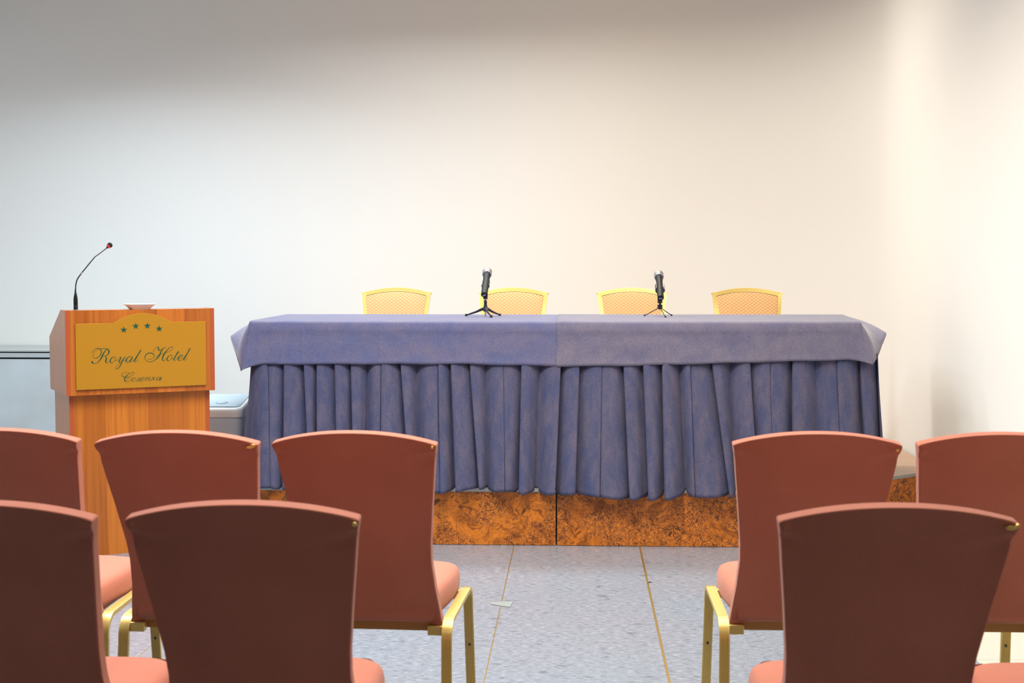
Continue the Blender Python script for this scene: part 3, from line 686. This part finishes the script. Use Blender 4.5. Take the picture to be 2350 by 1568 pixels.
def back_mesh(cov, seed=0):
    """stretch cover (cov) over the whole back down to the seat, or the bare pad"""
    NU = 52 if cov else 28; NZ = 54 if cov else 26; Vr = []; Vf = []
    zb0 = .373 if cov else .50
    th = .034 if cov else .030
    for j in range(NZ+1):
        for i in range(NU+1):
            u = lerp(-1, 1, i/NU)
            if cov: ztop = .860 + .0285*(1-abs(u)**2.1)
            else: ztop = .8415 + .026*(1-u*u)
            zb = zb0 + (.015*(1-u*u) if cov else 0)
            t = j/NZ; z = lerp(zb, ztop, t)
            hw = bz(z, 2) + (0 if cov else -.0235); y = bz(z, 1)
            if cov and t > .93: hw += .003*((t-.93)/.07)
            x = hw*u
            curv = -.010*(1-u*u)                        # the back bows slightly to the rear in plan
            edge = max(0, (abs(u)-.90)/.10); top = max(0, (t-.95)/.05)
            hollow = .010*(1-abs(u)**6)*(1-t**9)*(1 if cov else 0)   # cloth stretched between the frame bars
            if cov:
                ca = (1-abs(u))*hw; cb = ztop - z      # tension fold running in from each top corner
                hollow -= .0110*math.exp(-((cb-.012-.50*ca)/.0085)**2)*math.exp(-ca/.045)
                hollow += .0055*math.exp(-((cb-.030-.62*ca)/.010)**2)*math.exp(-ca/.04)
            puff = 0 if cov else .010*(1-u**4)*(1-(2*t-1)**4)
            Vr.append((x, y + curv + hollow, z)); Vf.append((x, y + curv + th + (.004*(1-u**4) if cov else puff), z + .004 if cov else z))
    V = Vr + Vf; n = NU+1; o_ = len(Vr); F = []
    for j in range(NZ):
        for i in range(NU):
            a = j*n+i; F += [(a, a+1, a+n+1, a+n), (o_+a, o_+a+n, o_+a+n+1, o_+a+1)]
    for i in range(NU):
        F += [(i, o_+i, o_+i+1, i+1), (NZ*n+i, NZ*n+i+1, o_+NZ*n+i+1, o_+NZ*n+i)]
    for j in range(NZ):
        F += [(j*n, (j+1)*n, o_+(j+1)*n, o_+j*n), (j*n+NU, o_+j*n+NU, o_+(j+1)*n+NU, (j+1)*n+NU)]
    return V, F
def arc(cy_, cz_, r_, a0, a1, n): return [(cy_ + r_*math.cos(R(lerp(a0, a1, k/n))), cz_ + r_*math.sin(R(lerp(a0, a1, k/n)))) for k in range(n+1)]
def make_chair(covered, name):
    root = empty(name, (0, 0, 0))
    pf = fluted(.026, .011)
    for s in (-1, 1):
        x0 = s*.197
        # rear leg with its bend into the seat rail
        pts = [(-.205, .004), (-.185, .12), (-.168, .25), (-.158, .325)] + arc(-.108, .335, .050, 170, 95, 7)
        xs = [x0 + s*.005*(1-min(1, z/.33)) for y, z in pts]
        V, F = sweep(yzframes(pts, x0, xs), pf); lg = mesh('leg', V, F, m('gold'), root, smooth=True, angle=35)
        MB().box(x0 + s*.005 - .0138, x0 + s*.005 + .0138, -.2125, -.1975, 0, .016).build('foot_cap', m('blk'), lg, bevel=.002)
        pts = [(-.1124, .3848), (0, .3855), (.12, .386), (.215, .386)]
        V, F = sweep(yzframes(pts, x0), pf); mesh('seat_rail', V, F, m('gold'), root, smooth=True, angle=35)
        pts = [(.302, .004), (.286, .15), (.274, .26), (.266, .330)] + arc(.218, .338, .048, 5, 88, 7)
        xs = [x0 + s*.006*(1-min(1, z/.33)) for y, z in pts]
        V, F = sweep(yzframes(pts, x0, xs), pf); lg = mesh('leg', V, F, m('gold'), root, smooth=True, angle=35)
        MB().box(x0 + s*.006 - .0138, x0 + s*.006 + .0138, .295, .3095, 0, .016).build('foot_cap', m('blk'), lg, bevel=.002)
        MB().tube_profile([(Vector((x0 + s*.002, .2735, .215)), .0042), (Vector((x0 + s*.002, .2700, .215)), .0030)], Vector((0, -1, 0)), 12).build('screw', m('screw'), lg)
        MB().box(x0 - s*.050 if s > 0 else x0 - s*.013, x0 - s*.013 if s > 0 else x0 - s*.050, -.150, -.128, .352, .376).build('stacking_bumper', m('gold'), root, bevel=.002)
    MB().box(-.186, .186, -.120, -.100, .356, .376).build('cross_rail', m('under'), root, bevel=.002)
    MB().box(-.186, .186, .225, .250, .355, .378).build('cross_rail', m('gold'), root, bevel=.002)
    MB().box(-.160, .160, -.13, .28, .376, .386).build('seat_board', m('under'), root)
    if covered:
        V, F = seat_mesh(True); st = mesh('seat', V, F, m('sal'), root, smooth=True, angle=60)
        V, F = back_mesh(True); bk = mesh('backrest', V, F, m('sal'), root, smooth=True, bevel=.006, seg=3); 
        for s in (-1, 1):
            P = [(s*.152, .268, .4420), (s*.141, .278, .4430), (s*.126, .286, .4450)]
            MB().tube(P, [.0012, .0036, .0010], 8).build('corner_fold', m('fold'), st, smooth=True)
        hz = [ (bz(.39, 2)*u*1.0, bz(.388 + .015*(1-u*u), 1) - .010*(1-u*u) + .010*(1-abs(u)**6) - .0006, .388 + .015*(1-u*u)) for u in [lerp(-.985, .985, k/24) for k in range(25)]]
        MB().tube(hz, .0011, 6).build('hem_seam', m('sal'), bk, smooth=True)
    else:
        V, F = seat_mesh(False); mesh('seat', V, F, m('pad'), root, smooth=True, angle=60)
        V, F = back_mesh(False); mesh('backrest', V, F, m('pad'), root, smooth=True, bevel=.004, seg=3)
        for s in (-1, 1):
            zs = [.35, .40, .46, .52, .58, .64, .70, .76, .81, .853]
            pts = [(bz(z, 1) + .013, z) for z in zs]; fr_ = []
            fr = yzframes(pts, 0, [s*(bz(z, 2) - .012) for z in zs])
            V, F = sweep(fr, fluted(.0235, .024, .0010)); k = len(fluted(.0235, .024, .0010))
            V = [list(p) for p in V]
            for p in V[-k:]:   # mitre
                p[2] += (p[0]*s - (.197-.012))*.62 + .003
            mesh('back_post', V, F, m('gold'), root, smooth=True, angle=35)
        fr = []
        N = 24
        for k in range(N+1):
            u = lerp(-1, 1, k/N); zc = .848 + .0285*(1-u*u); x = u*.186
            dzdx = -2*.0285*u/.197
            t = Vector((1, 0, dzdx)).normalized()
            rec = Vector((0, -.40, 1)).normalized(); up_ = (rec - t*rec.dot(t)).normalized(); nn = t.cross(up_)
            fr.append((Vector((x, bz(zc, 1) + .013 - .010*(1-u*u), zc)), up_, nn))
        pf2 = fluted(.0235, .024, .0010); V, F = sweep(fr, pf2); k = len(pf2); V = [Vector(p) for p in V]
        for j in range(k):  # mitred ends: outer edge runs out, inner edge in
            a = pf2[j][0]
            V[j].x -= a*.95; V[len(V)-k+j].x += a*.95
        mesh('top_rail', V, F, m('gold'), root, smooth=True, angle=35)
    return root
def children(o): return [c for c in bpy.data.objects if c.parent == o]
def copy_tree(o, parent=None):
    c = o.copy(); col.objects.link(c)
    if parent: c.parent = parent
    for ch in children(o): copy_tree(ch, c)
    return c
def patch(root, bits):
    """small worn spots where the gold frame shows through the cover at the top corners"""
    for (x, z, w_, h_) in bits:
        y = bz(z, 1) - (.0115 if abs(x) > .15 else -.0005); n = 14; rnd = random.Random(int(abs(x)*1e5) + int(z*1e4))
        V = []; 
        for dy in (.006, 0):
            for k in range(n):
                t = 2*math.pi*k/n; rr_ = rnd.uniform(.7, 1.1) if dy == 0 else 1
                V.append((x + w_*rr_*math.cos(t), y + dy - .40*0, z + h_*rr_*math.sin(t)))
        F = [(k, (k+1) % n, n+(k+1) % n, n+k) for k in range(n)] + [tuple(range(n))[::-1], tuple(range(n, 2*n))]
        for i, p in enumerate(V): V[i] = (p[0], p[1] - (p[2]-z)*.40, p[2])
        MB().add(V, F).build('exposed_frame', m('worn'), root, smooth=True, angle=60)
proto = make_chair(True, 'banquet_chair')
G1 = 'salmon covered chairs in the front row'; G2 = 'salmon covered chairs in the near row'
rows = [
 (-1.404, 3.363, 0, G1, 'salmon covered chair cut by the left edge, in the row nearer the stage', []),
 (-.9565, 3.338, -1.5, G1, 'salmon covered chair before the lectern with worn gold top right corner', [(.189, .857, .006, .0045), (.180, .853, .008, .003)]),
 (-.5305, 3.348, -3, G1, 'salmon covered chair left of the aisle, before the pleated skirt, row nearer the stage', [(.190, .855, .003, .004)]),
 (.5715, 3.383, 0, G1, 'salmon covered chair right of the aisle, in the row nearer the stage', [(.187, .848, .0045, .0032)]),
 (1.008, 3.390, 0, G1, 'salmon covered chair cut by the right edge, in the row nearer the stage', [(-.055, .866, .0016, .0016)]),
 (-1.015, 2.343, 0, G2, 'large salmon covered chair cut by the left edge, in the near row', []),
 (-.5655, 2.362, 1.5, G2, 'large salmon covered chair left of the aisle, in the near row', [(.192, .853, .0045, .0045)]),
 (.5390, 2.385, 0, G2, 'large salmon covered chair right of the aisle, near row, with gold worn corner', [(.184, .853, .010, .0042), (.1945, .857, .004, .0045)]),
 (.985, 2.385, 0, G2, 'salmon covered chair of which only the seat shows at bottom right', []),
]
for i, (x, y, rz, g, lab, bits) in enumerate(rows):
    o = proto if i == 0 else copy_tree(proto)
    a = R(rz); o.rotation_euler.z = a
    # place by the top of the back (local y -.335)
    o.location = (x - .335*math.sin(a), y + .335*math.cos(a), 0); tag(o, lab, 'chair', g)
for i, (x, y, rz, g, lab, bits) in enumerate(rows):
    if bits:
        o = [c for c in bpy.data.objects if c.get('label') == lab][0]; patch(o, bits)
gold = make_chair(False, 'banquet_chair')
labs = ['gold framed peach chair, leftmost of four behind the table', 'gold framed peach chair behind the left table microphone',
        'gold framed peach chair behind the right table microphone', 'gold framed peach chair, rightmost of four behind the table']
for i, (x, rz) in enumerate(((-1.029, 1.5), (-.360, -.5), (.312, .5), (.960, -1))):
    o = gold if i == 0 else copy_tree(gold)
    a = R(180 + rz); o.rotation_euler.z = a; o.location = (x - .335*math.sin(a), 8.1 + .335*math.cos(a), SZ + .0006); o.scale = (1, 1, .983)
    tag(o, labs[i], 'chair', 'gold framed chairs behind the table')

# ================================================================== bits on the floor
V = [(-.325, 5.318), (-.238, 5.336), (-.247, 5.241), (-.267, 5.253), (-.320, 5.284)]
o = MB().prism(V, .0013, .0019).build('tape_piece', m('tape')); tag(o, 'torn piece of beige tape stuck on the floor in the aisle', 'tape')
o = MB().tube([(.286, 5.66, .0016), (.296, 5.68, .0030), (.306, 5.672, .0016)], [.0012, .002, .0010], 8).build('lint_scrap', m('lint'), smooth=True); tag(o, 'tiny dark scrap beside the brass floor strip', 'scrap')
